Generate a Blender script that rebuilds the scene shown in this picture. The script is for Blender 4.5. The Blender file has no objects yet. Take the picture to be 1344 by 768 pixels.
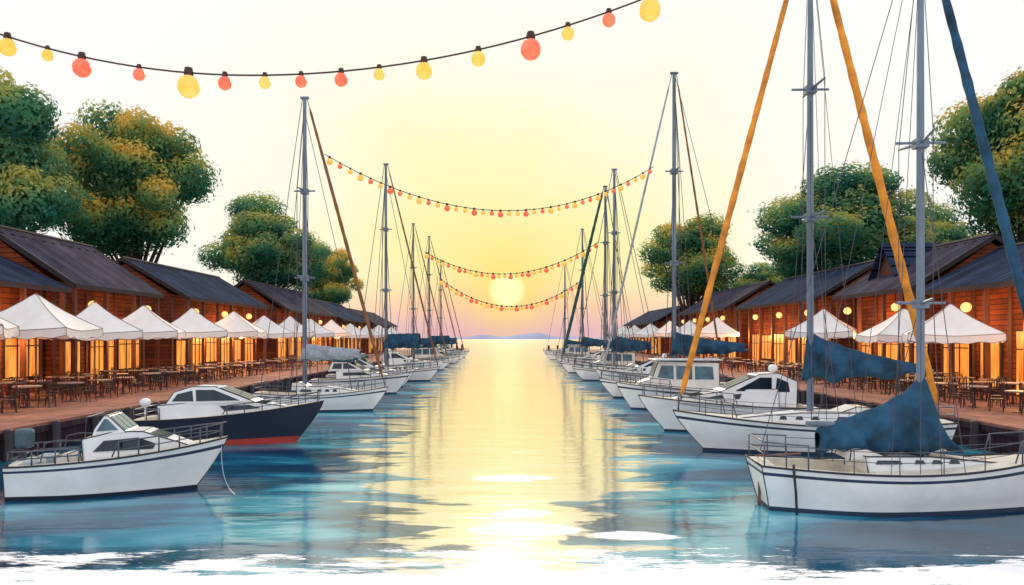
import bpy, math, random
import numpy as np
from mathutils import Vector
random.seed(7)
rng = np.random.RandomState(5)
scene = bpy.context.scene
COL = scene.collection
scene.view_settings.view_transform = 'Standard'
scene.view_settings.look = 'None'
scene.view_settings.exposure = 0
KIDS = {}

# ------------------------------------------------------------------ materials
def nn(nt, t, **kw):
    n = nt.nodes.new(t)
    for k, v in kw.items():
        if hasattr(n, k): setattr(n, k, v)
        else: n.inputs[k].default_value = v
    return n
def mth(nt, op, a, b=None, c=None, clamp=False):
    n = nt.nodes.new('ShaderNodeMath'); n.operation = op; n.use_clamp = clamp
    for i, x in enumerate((a, b, c)):
        if x is None: continue
        if isinstance(x, (int, float)): n.inputs[i].default_value = x
        else: nt.links.new(x, n.inputs[i])
    return n.outputs[0]
def mixc(nt, fac, a, b, blend='MIX'):
    n = nt.nodes.new('ShaderNodeMix'); n.data_type = 'RGBA'; n.blend_type = blend
    for sock, x in ((n.inputs[0], fac), (n.inputs[6], a), (n.inputs[7], b)):
        if isinstance(x, (int, float)): sock.default_value = x
        elif isinstance(x, tuple): sock.default_value = (*x[:3], 1)
        else: nt.links.new(x, sock)
    return n.outputs[2]
def mat(name, col, rough=0.5, var=0.25, scale=1.2, metal=0.0, emit=0.0, emcol=None, bump=0.0, stretch=(1,1,1), trans=0.0, dark=None):
    m = bpy.data.materials.new(name); m.use_nodes = True
    nt = m.node_tree; b = nt.nodes['Principled BSDF']
    tc = nn(nt, 'ShaderNodeTexCoord')
    mp = nn(nt, 'ShaderNodeMapping'); mp.inputs['Scale'].default_value = stretch
    nt.links.new(tc.outputs['Object'], mp.inputs['Vector'])
    nz = nn(nt, 'ShaderNodeTexNoise'); nz.inputs['Scale'].default_value = scale; nz.inputs['Detail'].default_value = 6; nz.inputs['Roughness'].default_value = 0.62
    nt.links.new(mp.outputs[0], nz.inputs['Vector'])
    cr = nn(nt, 'ShaderNodeValToRGB')
    d = dark if dark else tuple(c*(1-var) for c in col)
    l = tuple(min(1, c*(1+var*0.35)) for c in col)
    cr.color_ramp.elements[0].position = 0.34; cr.color_ramp.elements[0].color = (*d, 1)
    cr.color_ramp.elements[1].position = 0.62; cr.color_ramp.elements[1].color = (*l, 1)
    nt.links.new(nz.outputs['Fac'], cr.inputs[0])
    nt.links.new(cr.outputs[0], b.inputs['Base Color'])
    b.inputs['Roughness'].default_value = rough; b.inputs['Metallic'].default_value = metal
    if emit:
        b.inputs['Emission Strength'].default_value = emit
        if emcol: b.inputs['Emission Color'].default_value = (*emcol, 1)
        else: nt.links.new(cr.outputs[0], b.inputs['Emission Color'])
    if bump:
        bp = nn(nt, 'ShaderNodeBump'); bp.inputs['Strength'].default_value = bump; bp.inputs['Distance'].default_value = 0.05
        nt.links.new(nz.outputs['Fac'], bp.inputs['Height']); nt.links.new(bp.outputs[0], b.inputs['Normal'])
    if trans:
        tr = nn(nt, 'ShaderNodeBsdfTranslucent'); nt.links.new(cr.outputs[0], tr.inputs['Color'])
        ms = nn(nt, 'ShaderNodeMixShader'); ms.inputs[0].default_value = trans
        nt.links.new(b.outputs[0], ms.inputs[1]); nt.links.new(tr.outputs[0], ms.inputs[2])
        nt.links.new(ms.outputs[0], nt.nodes['Material Output'].inputs['Surface'])
    return m
def boards(name, c1, c2, gap, axes, width, length, rough=0.75, gapw=0.02, bump=0.5, spec=.12):
    m = bpy.data.materials.new(name); m.use_nodes = True
    nt = m.node_tree; b = nt.nodes['Principled BSDF']
    tc = nn(nt, 'ShaderNodeTexCoord'); sp = nn(nt, 'ShaderNodeSeparateXYZ'); cb = nn(nt, 'ShaderNodeCombineXYZ')
    nt.links.new(tc.outputs['Object'], sp.inputs[0])
    nt.links.new(sp.outputs[axes[0]], cb.inputs[0]); nt.links.new(sp.outputs[axes[1]], cb.inputs[1])
    br = nn(nt, 'ShaderNodeTexBrick'); br.offset = 0.37
    for k, v in (('Color1', (*c1, 1)), ('Color2', (*c2, 1)), ('Mortar', (*gap, 1)), ('Scale', 1.0), ('Mortar Size', gapw), ('Brick Width', length), ('Row Height', width), ('Mortar Smooth', 0.2)):
        br.inputs[k].default_value = v
    nt.links.new(cb.outputs[0], br.inputs['Vector'])
    nz = nn(nt, 'ShaderNodeTexNoise'); nz.inputs['Scale'].default_value = 0.5; nz.inputs['Detail'].default_value = 8; nz.inputs['Roughness'].default_value = 0.7
    nt.links.new(tc.outputs['Object'], nz.inputs['Vector'])
    k = mth(nt, 'MULTIPLY_ADD', nz.outputs['Fac'], 2.6, -.3)
    cc = nn(nt, 'ShaderNodeCombineXYZ')
    for i in range(3): nt.links.new(k, cc.inputs[i])
    col = mixc(nt, 1.0, br.outputs['Color'], cc.outputs[0], 'MULTIPLY')
    nt.links.new(col, b.inputs['Base Color']); b.inputs['Roughness'].default_value = rough
    b.inputs['Specular IOR Level'].default_value = spec
    bp = nn(nt, 'ShaderNodeBump'); bp.inputs['Strength'].default_value = bump; bp.inputs['Distance'].default_value = 0.03; bp.invert = True
    nt.links.new(br.outputs['Fac'], bp.inputs['Height']); nt.links.new(bp.outputs[0], b.inputs['Normal'])
    return m

M = dict(
    white=mat('white_gelcoat', (.88, .88, .88), .3, .12, 1.0),
    offwhite=mat('warm_white_paint', (.84, .80, .74), .35, .14, 1.4),
    grey=mat('grey_canvas', (.36, .40, .45), .7, .35, 3),
    lgrey=mat('pale_grey_paint', (.50, .56, .62), .4, .3, 2),
    navy=mat('navy_gelcoat', (.006, .012, .040), .35, .3, 1),
    blue=mat('blue_sailcloth', (.016, .078, .145), .9, .65, 1.3, bump=.5),
    teal=mat('teal_canvas', (.02, .14, .18), .7, .4, 2),
    deck=mat('cream_deck', (.76, .70, .60), .6, .18, 2),
    red=mat('red_antifouling', (.50, .05, .03), .5, .3, 2),
    stripe=mat('dark_blue_stripe', (.02, .04, .09), .4, .2, 2),
    glass=mat('dark_cabin_glass', (.015, .025, .04), .08, .4, 2),
    cglass=mat('blue_grey_glass', (.09, .17, .22), .1, .5, 2),
    steel=mat('stainless_rail', (.10, .11, .14), .35, .25, 3, metal=.3),
    mast=mat('anodised_mast', (.17, .23, .31), .4, .45, .8, metal=.1, stretch=(1, 1, .25)),
    wire=mat('rigging_wire', (.06, .06, .08), .5, .2, 2),
    ink=mat('dark_rubber_edging', (.016, .018, .028), .6, .2, 2),
    orange=mat('orange_sailcloth', (.86, .31, .025), .7, .45, 1.5),
    brown=mat('brown_sailcloth', (.26, .10, .03), .7, .4, 1.5),
    green=mat('dark_green_sailcloth', (.015, .085, .08), .7, .35, 1.5),
    rope=mat('dark_rope', (.03, .03, .035), .8, .3, 4),
    black=mat('black_plastic', (.03, .033, .04), .4, .3, 3),
    motor=mat('outboard_grey', (.05, .10, .13), .35, .3, 3),
    bark=mat('bark', (.055, .028, .02), .9, .5, 2, bump=.8, stretch=(1, 1, .3)),
    canopy=mat('white_canopy_cloth', (.95, .93, .91), .85, .10, .6, trans=.12),
    chair=mat('dark_bistro_metal', (.045, .022, .022), .5, .4, 3),
    table=mat('pale_table_top', (.36, .27, .24), .5, .3, 3),
    pole=mat('wooden_pole', (.20, .09, .05), .6, .3, 3),
    post=mat('stained_timber', (.12, .032, .014), .7, .4, 2, stretch=(3, 3, .4)),
    piling=mat('wet_piling', (.045, .032, .045), .6, .5, 2, stretch=(2, 2, .5)),
    trim=mat('dark_trim', (.026, .014, .017), .8, .3, 2),
    soil=mat('ground_grass', (.09, .11, .05), .95, .4, .2),
    cable=mat('light_cable', (.05, .018, .012), .6, .2, 3),
    ybulb=mat('yellow_bulb', (.85, .42, .05), .3, .35, 6, emit=.42, dark=(.9, .55, .12)),
    rbulb=mat('red_bulb', (.80, .10, .05), .3, .3, 6, emit=.40, dark=(.85, .20, .09)),
    globe=mat('lamp_globe', (1.0, .62, .20), .4, .1, 4, emit=1.2),
    wall=boards('wall_siding', (.26, .062, .020), (.16, .036, .013), (.025, .008, .006), (1, 2), .28, 3.1),
    plank=boards('promenade_planks', (.36, .17, .125), (.27, .12, .09), (.09, .035, .035), (1, 0), .30, 3.3, bump=.4),
    quay=boards('quay_facing', (.055, .032, .045), (.035, .02, .032), (.01, .007, .012), (2, 1), .32, 4.0),
    roofA=boards('slate_blue_roof', (.034, .052, .105), (.018, .030, .066), (.004, .006, .014), (2, 1), .55, 9.0, gapw=.06, rough=.95, spec=.02, bump=.7),
    roofB=boards('weathered_seamed_roof', (.088, .078, .108), (.045, .044, .074), (.010, .008, .016), (2, 1), .50, 9.0, gapw=.06, rough=.95, spec=.02, bump=.7),
)
def window_mat():
    m = bpy.data.materials.new('lit_window'); m.use_nodes = True; nt = m.node_tree; b = nt.nodes['Principled BSDF']
    tc = nn(nt, 'ShaderNodeTexCoord')
    mp = nn(nt, 'ShaderNodeMapping'); mp.inputs['Scale'].default_value = (1, 5, .35); nt.links.new(tc.outputs['Object'], mp.inputs[0])
    nz = nn(nt, 'ShaderNodeTexNoise'); nz.inputs['Scale'].default_value = 1.3; nz.inputs['Detail'].default_value = 3; nt.links.new(mp.outputs[0], nz.inputs[0])
    cr = nn(nt, 'ShaderNodeValToRGB'); e = cr.color_ramp.elements
    e[0].position = .33; e[0].color = (.60, .11, .015, 1); e[1].position = .66; e[1].color = (1, .55, .12, 1)
    x = cr.color_ramp.elements.new(.49); x.color = (.98, .30, .03, 1)
    nt.links.new(nz.outputs[0], cr.inputs[0])
    nt.links.new(cr.outputs[0], b.inputs['Emission Color']); b.inputs['Emission Strength'].default_value = .95
    b.inputs['Base Color'].default_value = (.2, .06, .015, 1); b.inputs['Roughness'].default_value = .35
    return m
M['window'] = window_mat()
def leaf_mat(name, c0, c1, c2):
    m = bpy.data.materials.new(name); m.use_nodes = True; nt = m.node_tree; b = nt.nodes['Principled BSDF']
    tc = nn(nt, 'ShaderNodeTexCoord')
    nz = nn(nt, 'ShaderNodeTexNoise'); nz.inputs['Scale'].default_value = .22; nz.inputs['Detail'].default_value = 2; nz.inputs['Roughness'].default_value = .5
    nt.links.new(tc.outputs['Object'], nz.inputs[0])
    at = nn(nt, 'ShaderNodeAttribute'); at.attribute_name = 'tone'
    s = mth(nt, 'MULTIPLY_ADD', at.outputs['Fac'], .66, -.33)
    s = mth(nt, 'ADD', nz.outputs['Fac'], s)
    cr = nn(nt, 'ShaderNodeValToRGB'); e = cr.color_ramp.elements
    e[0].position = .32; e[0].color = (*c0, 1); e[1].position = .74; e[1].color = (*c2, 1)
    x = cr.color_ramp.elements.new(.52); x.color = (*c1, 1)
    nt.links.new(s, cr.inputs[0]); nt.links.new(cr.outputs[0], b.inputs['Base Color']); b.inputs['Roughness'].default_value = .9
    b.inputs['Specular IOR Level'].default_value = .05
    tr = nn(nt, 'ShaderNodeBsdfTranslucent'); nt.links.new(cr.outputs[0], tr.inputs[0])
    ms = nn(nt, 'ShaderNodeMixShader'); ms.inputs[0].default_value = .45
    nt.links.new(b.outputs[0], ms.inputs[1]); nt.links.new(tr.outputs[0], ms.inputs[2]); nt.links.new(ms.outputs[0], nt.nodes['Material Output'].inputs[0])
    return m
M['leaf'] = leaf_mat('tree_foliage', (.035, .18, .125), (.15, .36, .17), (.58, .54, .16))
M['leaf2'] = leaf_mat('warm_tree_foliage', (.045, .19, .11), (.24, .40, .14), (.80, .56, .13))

# ------------------------------------------------------------------ mesh builder
class MB:
    def __init__(s): s.v = []; s.f = []; s.m = []
    def add(s, vs, fs, mi=0):
        o = len(s.v); s.v += [tuple(v) for v in vs]
        for f in fs: s.f.append(tuple(i+o for i in f)); s.m.append(mi)
    def box(s, c, d, mi=0, rz=0.0):
        x, y, z = c; a, b, h = d[0]/2, d[1]/2, d[2]/2; co, si = math.cos(rz), math.sin(rz)
        vs = [(x+co*i*a-si*j*b, y+si*i*a+co*j*b, z+k*h) for k in (-1, 1) for i, j in ((-1, -1), (1, -1), (1, 1), (-1, 1))]
        s.add(vs, [(3, 2, 1, 0), (4, 5, 6, 7), (0, 1, 5, 4), (1, 2, 6, 5), (2, 3, 7, 6), (3, 0, 4, 7)], mi)
    def tube(s, pts, r, n=6, mi=0, squash=1.0):
        pts = [Vector(p) for p in pts]; k = len(pts)
        rs = r if isinstance(r, (list, tuple)) else [r]*k
        vs = []
        mt = sum(abs((pts[i+1]-pts[i]).normalized().z) for i in range(k-1))/(k-1)
        ref = Vector((1, 0, 0)) if mt > .75 else Vector((0, 0, 1))
        for i, p in enumerate(pts):
            t = (pts[min(i+1, k-1)]-pts[max(i-1, 0)]).normalized()
            u = t.cross(ref)
            if u.length < .15: u = t.cross(Vector((0, 1, 0)))
            u.normalize(); w = u.cross(t).normalized()
            for j in range(n):
                a = 2*math.pi*j/n
                vs.append(p+u*math.cos(a)*rs[i]*squash+w*math.sin(a)*rs[i])
        fs = [(i*n+j, i*n+(j+1) % n, (i+1)*n+(j+1) % n, (i+1)*n+j) for i in range(k-1) for j in range(n)]
        fs += [tuple(range(n))[::-1], tuple((k-1)*n+j for j in range(n))]
        s.add(vs, fs, mi)
    def lathe(s, prof, c=(0, 0, 0), n=16, mi=0):
        vs = [(c[0]+r*math.cos(2*math.pi*j/n), c[1]+r*math.sin(2*math.pi*j/n), c[2]+z) for r, z in prof for j in range(n)]
        k = len(prof)
        fs = [(i*n+j, i*n+(j+1) % n, (i+1)*n+(j+1) % n, (i+1)*n+j) for i in range(k-1) for j in range(n)]
        fs += [tuple(range(n))[::-1], tuple((k-1)*n+j for j in range(n))]
        s.add(vs, fs, mi)
    def slab(s, quad, off, mi=0):
        a = [Vector(p) for p in quad]; o = Vector(off); n = len(a)
        s.add(a+[p+o for p in a], [tuple(range(n))[::-1], tuple(range(n, 2*n))]+[(i, (i+1) % n, n+(i+1) % n, n+i) for i in range(n)], mi)
    def obj(s, name, mats, parent=None, smooth=False, bevel=0, label=None):
        me = bpy.data.meshes.new(name); me.from_pydata(s.v, [], s.f)
        for m in (mats if isinstance(mats, list) else [mats]): me.materials.append(M[m] if isinstance(m, str) else m)
        me.polygons.foreach_set('material_index', s.m)
        if smooth: me.polygons.foreach_set('use_smooth', [True]*len(s.f))
        me.update()
        o = bpy.data.objects.new(name, me); COL.objects.link(o)
        if parent: o.parent = parent; KIDS.setdefault(parent, []).append(o)
        if bevel:
            b = o.modifiers.new('bevel', 'BEVEL'); b.width = bevel; b.segments = 2; b.limit_method = 'ANGLE'; b.angle_limit = math.radians(35)
        if label: o['label'] = label
        return o
def sphere_prof(r, n=8, sq=1.0):
    return [(max(.0005, r*math.sin(math.pi*i/n)), -r*sq*math.cos(math.pi*i/n)) for i in range(n+1)]
def root(name, label, cat, loc=(0, 0, 0), yaw=0, group=None):
    e = bpy.data.objects.new(name, None); e.empty_display_size = .5; COL.objects.link(e)
    e.location = loc; e.rotation_euler = (0, 0, yaw); e['label'] = label; e['category'] = cat
    if group: e['group'] = group
    return e
def tag(o, label, cat, group=None):
    o['label'] = label; o['category'] = cat
    if group: o['group'] = group
def copy_thing(src, loc, yaw=0, scale=None, label=None):
    def rec(o, par):
        n = o.copy(); COL.objects.link(n)
        if par is not None: n.parent = par; KIDS.setdefault(par, []).append(n)
        for k in KIDS.get(o, []): rec(k, n)
        return n
    n = rec(src, None); n.location = loc; n.rotation_euler = (0, 0, yaw)
    if scale: n.scale = scale if isinstance(scale, tuple) else (scale,)*3
    if label: n['label'] = label
    return n
def structure(o): o['kind'] = 'structure'; return o

# ------------------------------------------------------------------ boats
class Hull:
    def __init__(s, L, B, fs, fb, rake=.7, sailing=False, trake=0.0):
        s.L, s.B, s.fs, s.fb, s.rake, s.sail, s.tr = L, B, fs, fb, rake, sailing, trake
    def bs(s, t):
        h = s.B/2
        if s.sail:
            a = .66+.34*math.sin(min(1, t/.5)*math.pi/2)
            e = max(0, (t-.42)/.58); return h*a*max(0, 1-e**2.0)**.92
        a = .90+.10*math.sin(min(1, t/.5)*math.pi/2)
        e = max(0, (t-.42)/.58); return h*a*max(0, 1-e**2.5)**.85
    def bw(s, t):
        h = s.B/2*.86
        e = max(0, (t-.25)/.75); a = (.52 if s.sail else .9)+(.48 if s.sail else .1)*math.sin(min(1, t/.45)*math.pi/2)
        return h*a*max(0, 1-e**1.7)
    def zs(s, t):
        if s.sail: return s.fs+(s.fb-s.fs)*t-.24*math.sin(math.pi*t)
        return s.fs+(s.fb-s.fs)*t**1.7
    def x(s, t, f=1): return -s.L/2+s.tr*(1-f)+t*(s.L-s.tr*(1-f)-s.rake*(1-f)**1.25)
    def t_of(s, x): return (x+s.L/2)/s.L
    def build(s, parent, mats, cockpit=(0.03, .4), floor=.45, low=2):
        NS = 30; mb = MB(); rows = [('z', -.35, .55), ('z', -.03, 1), ('z', .10, 1), ('f', .2 if low == 2 else .11), ('f', .45), ('f', .68), ('f', .78), ('f', .86), ('f', 1)]
        band = [0, 1, low, 2, 2, 2, 3, 2]
        for sd in (-1, 1):
            vs = []
            for i in range(NS+1):
                t = i/NS; zz = s.zs(t)
                for r in rows:
                    if r[0] == 'z': z = r[1]; f = 0; b = s.bw(t)*r[2]
                    else: f = r[1]; z = .10+(zz-.10)*f; b = s.bw(t)+(s.bs(t)-s.bw(t))*(f**(1.5) if not s.sail else f**.7)
                    vs.append((s.x(t, f), sd*b, z))
            n = len(rows)
            for k in range(n-1):
                fs = []
                for i in range(NS):
                    q = (i*n+k, (i+1)*n+k, (i+1)*n+k+1, i*n+k+1)
                    fs.append(q if sd < 0 else q[::-1])
                if k == 0: base = len(mb.v); mb.add(vs, fs, band[k])
                else:
                    for f in fs: mb.f.append(tuple(base+i for i in f)); mb.m.append(band[k])
        tv = []
        for r in rows:
            if r[0] == 'z': z = r[1]; f = 0; b = s.bw(0)*r[2]
            else: f = r[1]; z = .10+(s.zs(0)-.10)*f; b = s.bw(0)+(s.bs(0)-s.bw(0))*(f**(1.5) if not s.sail else f**.7)
            tv += [(s.x(0, f)-.001, -b, z), (s.x(0, f)-.001, b, z)]
        for k in range(len(rows)-1):
            mb.add([tv[2*k], tv[2*k+1], tv[2*k+3], tv[2*k+2]], [(3, 2, 1, 0)], band[k])
        h = mb.obj('hull', mats, parent, smooth=True)
        mb = MB(); vs = []; ts = sorted(set([i/24 for i in range(25)]+[cockpit[0], cockpit[0]+.008, cockpit[1], cockpit[1]+.008]))
        for t in ts:
            b = s.bs(t)*.985; z = s.zs(t)-.015; ins = cockpit[0]+.004 < t < cockpit[1]+.004
            bi = max(0, b-.24); zf = floor if ins else z+.03
            for y, zz in ((-b, z), (-bi, z+.02), (-bi*.97, zf), (0, zf+(0 if ins else .02)), (bi*.97, zf), (bi, z+.02), (b, z)): vs.append((s.x(t)-.01, y, zz))
        fs = [(i*7+j, (i+1)*7+j, (i+1)*7+j+1, i*7+j+1) for i in range(len(ts)-1) for j in range(6)]
        mb.add(vs, fs); mb.obj('deck', 'deck', parent)
        mb = MB(); rr = .026 if s.L < 7.3 else .03
        for sd in (-1, 1): mb.tube([(s.x(i/24)-.0, sd*(s.bs(i/24)+.005), s.zs(i/24)) for i in range(25)], rr, 6)
        mb.tube([(s.x(0), -s.bs(0), s.zs(0)), (s.x(0), s.bs(0), s.zs(0))], rr, 6)
        for sd in (-1, 1): mb.tube([(s.x(0, f)-.005, sd*(s.bw(0)+(s.bs(0)-s.bw(0))*(f**(1.5) if not s.sail else f**.7)), .10+(s.zs(0)-.10)*f) for f in (0, .2, .45, .68, .86, 1)], .013, 5)
        mb.tube([(s.x(1, f)+.004, 0, .10+(s.zs(1)-.10)*f) for f in (0, .2, .45, .68, .86, 1)], .016, 5)
        mb.obj('gunwale', 'ink', parent, smooth=True)
    def rail(s, parent, t0, t1, h=.55, name='bow_railing', r=.017, n=5, mid=True, closed_stern=False):
        mb = MB(); N = 12
        def side(sd, hh): return [(s.x(t0+(t1-t0)*i/N), sd*max(.04, s.bs(t0+(t1-t0)*i/N)-.07), s.zs(t0+(t1-t0)*i/N)+hh) for i in range(N+1)]
        if closed_stern:
            for hh in ((h, h*.5) if mid else (h,)): mb.tube(side(-1, hh)[::-1]+side(1, hh), r, 5)
        else:
            L0 = side(-1, h); R0 = side(1, h)
            tip = (s.x(t1)+.12, 0, s.zs(t1)+h+.03)
            st = lambda sd: (s.x(t0)-.15, sd*max(.04, s.bs(t0)-.07), s.zs(t0)+.02)
            mb.tube([st(-1)]+L0+[tip]+R0[::-1]+[st(1)], r, 5)
            if mid:
                for sd in (-1, 1): mb.tube(side(sd, h*.5), r*.7, 4)
        for i in range(n+1):
            t = t0+(t1-t0)*i/n
            for sd in (-1, 1):
                b = max(.04, s.bs(t)-.07); mb.tube([(s.x(t), sd*b, s.zs(t)-.01), (s.x(t), sd*b, s.zs(t)+h)], r, 5)
        mb.obj(name, 'steel', parent, smooth=True)
def cabin(parent, prof, wa, wf, tumble, col='white', name='cabin', side=(), front=(), glass='glass', bevel=.05, ink=.016):
    xa = min(p[0] for p in prof); xf = max(p[0] for p in prof); zb = min(p[1] for p in prof)
    Y = lambda x, z: wa+(wf-wa)*(x-xa)/(xf-xa)-tumble*(z-zb)
    mb = MB(); n = len(prof)
    vs = [(x, -Y(x, z), z) for x, z in prof]+[(x, Y(x, z), z) for x, z in prof]
    fs = [tuple(range(n)), tuple(range(n, 2*n))[::-1]]+[(i, n+i, n+(i+1) % n, (i+1) % n) for i in range(n)]
    mb.add(vs, fs); c = mb.obj(name, col, parent, bevel=bevel)
    mb = MB()
    for sd in (-1, 1): mb.tube([(x, sd*(Y(x, z)-.006), z-.004) for x, z in prof], ink, 5)
    for x, z in prof[1:-1]: mb.tube([(x, -Y(x, z), z-.004), (x, Y(x, z), z-.004)], ink*.8, 5)
    mb.obj('edging', 'ink', c)
    for poly in side:
        for sd in (-1, 1):
            mb = MB(); mb.slab([(x, sd*(Y(x, z)+.004), z) for x, z in poly], (0, sd*.014, 0)); mb.obj('window', glass, c)
    for (i, s0, s1, panes) in front:
        (x0, z0), (x1, z1) = prof[i], prof[(i+1) % n]
        a = (x0+(x1-x0)*s0, z0+(z1-z0)*s0); b = (x0+(x1-x0)*s1, z0+(z1-z0)*s1)
        nx, nz = (z1-z0), -(x1-x0); l = math.hypot(nx, nz); nx, nz = nx/l, nz/l
        if abs(nx) > .3 and nx*((x0+x1)/2-(xa+xf)/2) < 0: nx, nz = -nx, -nz
        if nz < 0 and abs(nx) <= .3: nx, nz = -nx, -nz
        for k in range(panes):
            f0 = -1+2*(k+.08)/panes; f1 = -1+2*(k+.92)/panes; q = .93
            mb = MB(); mb.slab([(a[0]+nx*.005, f0*q*Y(*a), a[1]+nz*.005), (a[0]+nx*.005, f1*q*Y(*a), a[1]+nz*.005), (b[0]+nx*.005, f1*q*Y(*b), b[1]+nz*.005), (b[0]+nx*.005, f0*q*Y(*b), b[1]+nz*.005)], (nx*.014, 0, nz*.014)); mb.obj('window', glass, c)
    return c
def fender(parent, x, y, z, r=.11, l=.5):
    mb = MB(); mb.lathe([(.01, l/2+.08), (r*.35, l/2), (r, l/2-.1), (r, -l/2+.1), (r*.5, -l/2), (.01, -l/2-.02)], (x, y, z), 12)
    mb.tube([(x, y, z+l/2), (x, y*.97, z+l/2+.35)], .012, 4); mb.obj('fender', 'lgrey', parent, smooth=True)
def outboard(parent, x, z):
    e = MB(); e.box((x-.14, 0, z+.48), (.42, .34, .5)); o = e.obj('outboard_motor', 'motor', parent, bevel=.1)
    e = MB(); e.box((x-.2, 0, z-.2), (.16, .1, .8)); e.box((x-.22, 0, z-.52), (.36, .04, .06)); e.lathe([(.01, -.1), (.05, 0), (.05, .2), (.01, .28)], (x-.2, 0, z-.9), 8); e.obj('lower_unit', 'black', o)
def dome(parent, x, y, z, r=.22, h=.35):
    e = MB(); e.tube([(x, y, z), (x, y, z+h)], .035, 6); e.lathe(sphere_prof(r, 8, .85), (x, y, z+h+r*.7), 14); e.obj('radar_dome', 'white', parent, smooth=True)

G_BOAT = 'boats moored along the quays'
def small_cruiser(loc, yaw, label):
    r = root('motor_boat', label, 'boat', loc, yaw, G_BOAT)
    h = Hull(5.05, 2.1, .84, 1.34, .75); h.build(r, ['navy', 'navy', 'white', 'stripe'], (.05, .40), .4)
    cabin(r, [(-.75, .85), (-.82, 1.46), (-.1, 1.62), (.55, 1.60), (1.65, 1.20), (1.7, .95)], .84, .42, .13, side=[[(-.55, 1.14), (-.32, 1.40), (.45, 1.45), (.86, 1.28), (.8, 1.15)]], front=[(3, .15, .5, 1)])
    cabin(r, [(-.62, 1.46), (-.56, 1.70), (-.36, 2.02), (-.26, 2.02), (.18, 1.60)], .70, .64, .20, col='white', name='windscreen', glass='cglass', bevel=.02,
          side=[[(-.50, 1.64), (-.34, 1.94), (-.27, 1.94), (.0, 1.66)]], front=[(3, .08, .90, 3)])
    mb = MB()
    for q in (-.72, .72): mb.tube([(-.75, q, 1.42), (-.72, q*.95, 2.0), (-.3, q*.85, 2.06)], .018, 5)
    for q in (-.75, .75): mb.tube([(-1.75, q, .9), (-1.65, q*.98, 1.38), (-1.35, q*.98, 1.45), (-.8, q*.98, 1.42)], .018, 5)
    mb.tube([(-.72, -.68, 2.0), (-.72, .68, 2.0)], .018, 5); mb.obj('canopy_frame', 'steel', r)
    cabin(r, [(-1.55, .4), (-1.55, 1.0), (-1.25, 1.06), (-1.15, .4)], .45, .45, .02, col='offwhite', name='helm_console', bevel=.08)
    h.rail(r, .52, .97, .40, r=.020); h.rail(r, .02, .34, .36, 'stern_railing', closed_stern=True, n=3, r=.020)
    outboard(r, -2.25, .95)
    for q in (-.45, .45): mb = MB(); mb.box((-2.0, q, .70), (.42, .5, .5)); mb.obj('seat', 'lgrey', r, bevel=.06)
    P0, P1, P2 = Vector((2.38, 0, 1.2)), Vector((2.45, -.9, -.35)), Vector((3.5, -1.5, .012))
    mb = MB(); mb.tube([P0*(1-t)**2+P1*2*t*(1-t)+P2*t*t for t in [i/14 for i in range(15)] if (P0*(1-t)**2+P1*2*t*(1-t)+P2*t*t).z > -.05 or t > .99], .009, 5); mb.obj('mooring_line', 'lgrey', r)
    return r
def navy_cruiser(loc, yaw, label):
    r = root('motor_boat', label, 'boat', loc, yaw, G_BOAT)
    h = Hull(6.8, 2.5, .95, 1.58, 1.0); h.build(r, ['red', 'red', 'navy', 'navy'], (.05, .22), .5, low=1)
    cabin(r, [(-2.4, .9), (-2.5, 1.50), (-.9, 1.62), (.7, 1.62), (2.0, 1.42), (2.3, 1.05)], .98, .42, .10, side=[[(-.1, 1.26), (-.3, 1.46), (.75, 1.48), (1.2, 1.36)]], front=[(3, .1, .5, 1)])
    cabin(r, [(-2.25, 1.48), (-1.95, 1.98), (-1.3, 2.18), (-.5, 2.17), (1.0, 1.60)], .88, .66, .30, name='wheelhouse',
          side=[[(-1.98, 1.64), (-1.82, 1.90), (-1.3, 2.03), (-1.22, 1.64)], [(-1.12, 1.64), (-1.18, 2.05), (-.52, 2.05), (.45, 1.66)]], front=[(3, .1, .85, 3)])
    h.rail(r, .52, .97, .36, r=.02); h.rail(r, .02, .16, .42, 'stern_railing', closed_stern=True, n=2, r=.02)
    dome(r, -3.0, -.7, 1.0, .2, .45)
    return r
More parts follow.
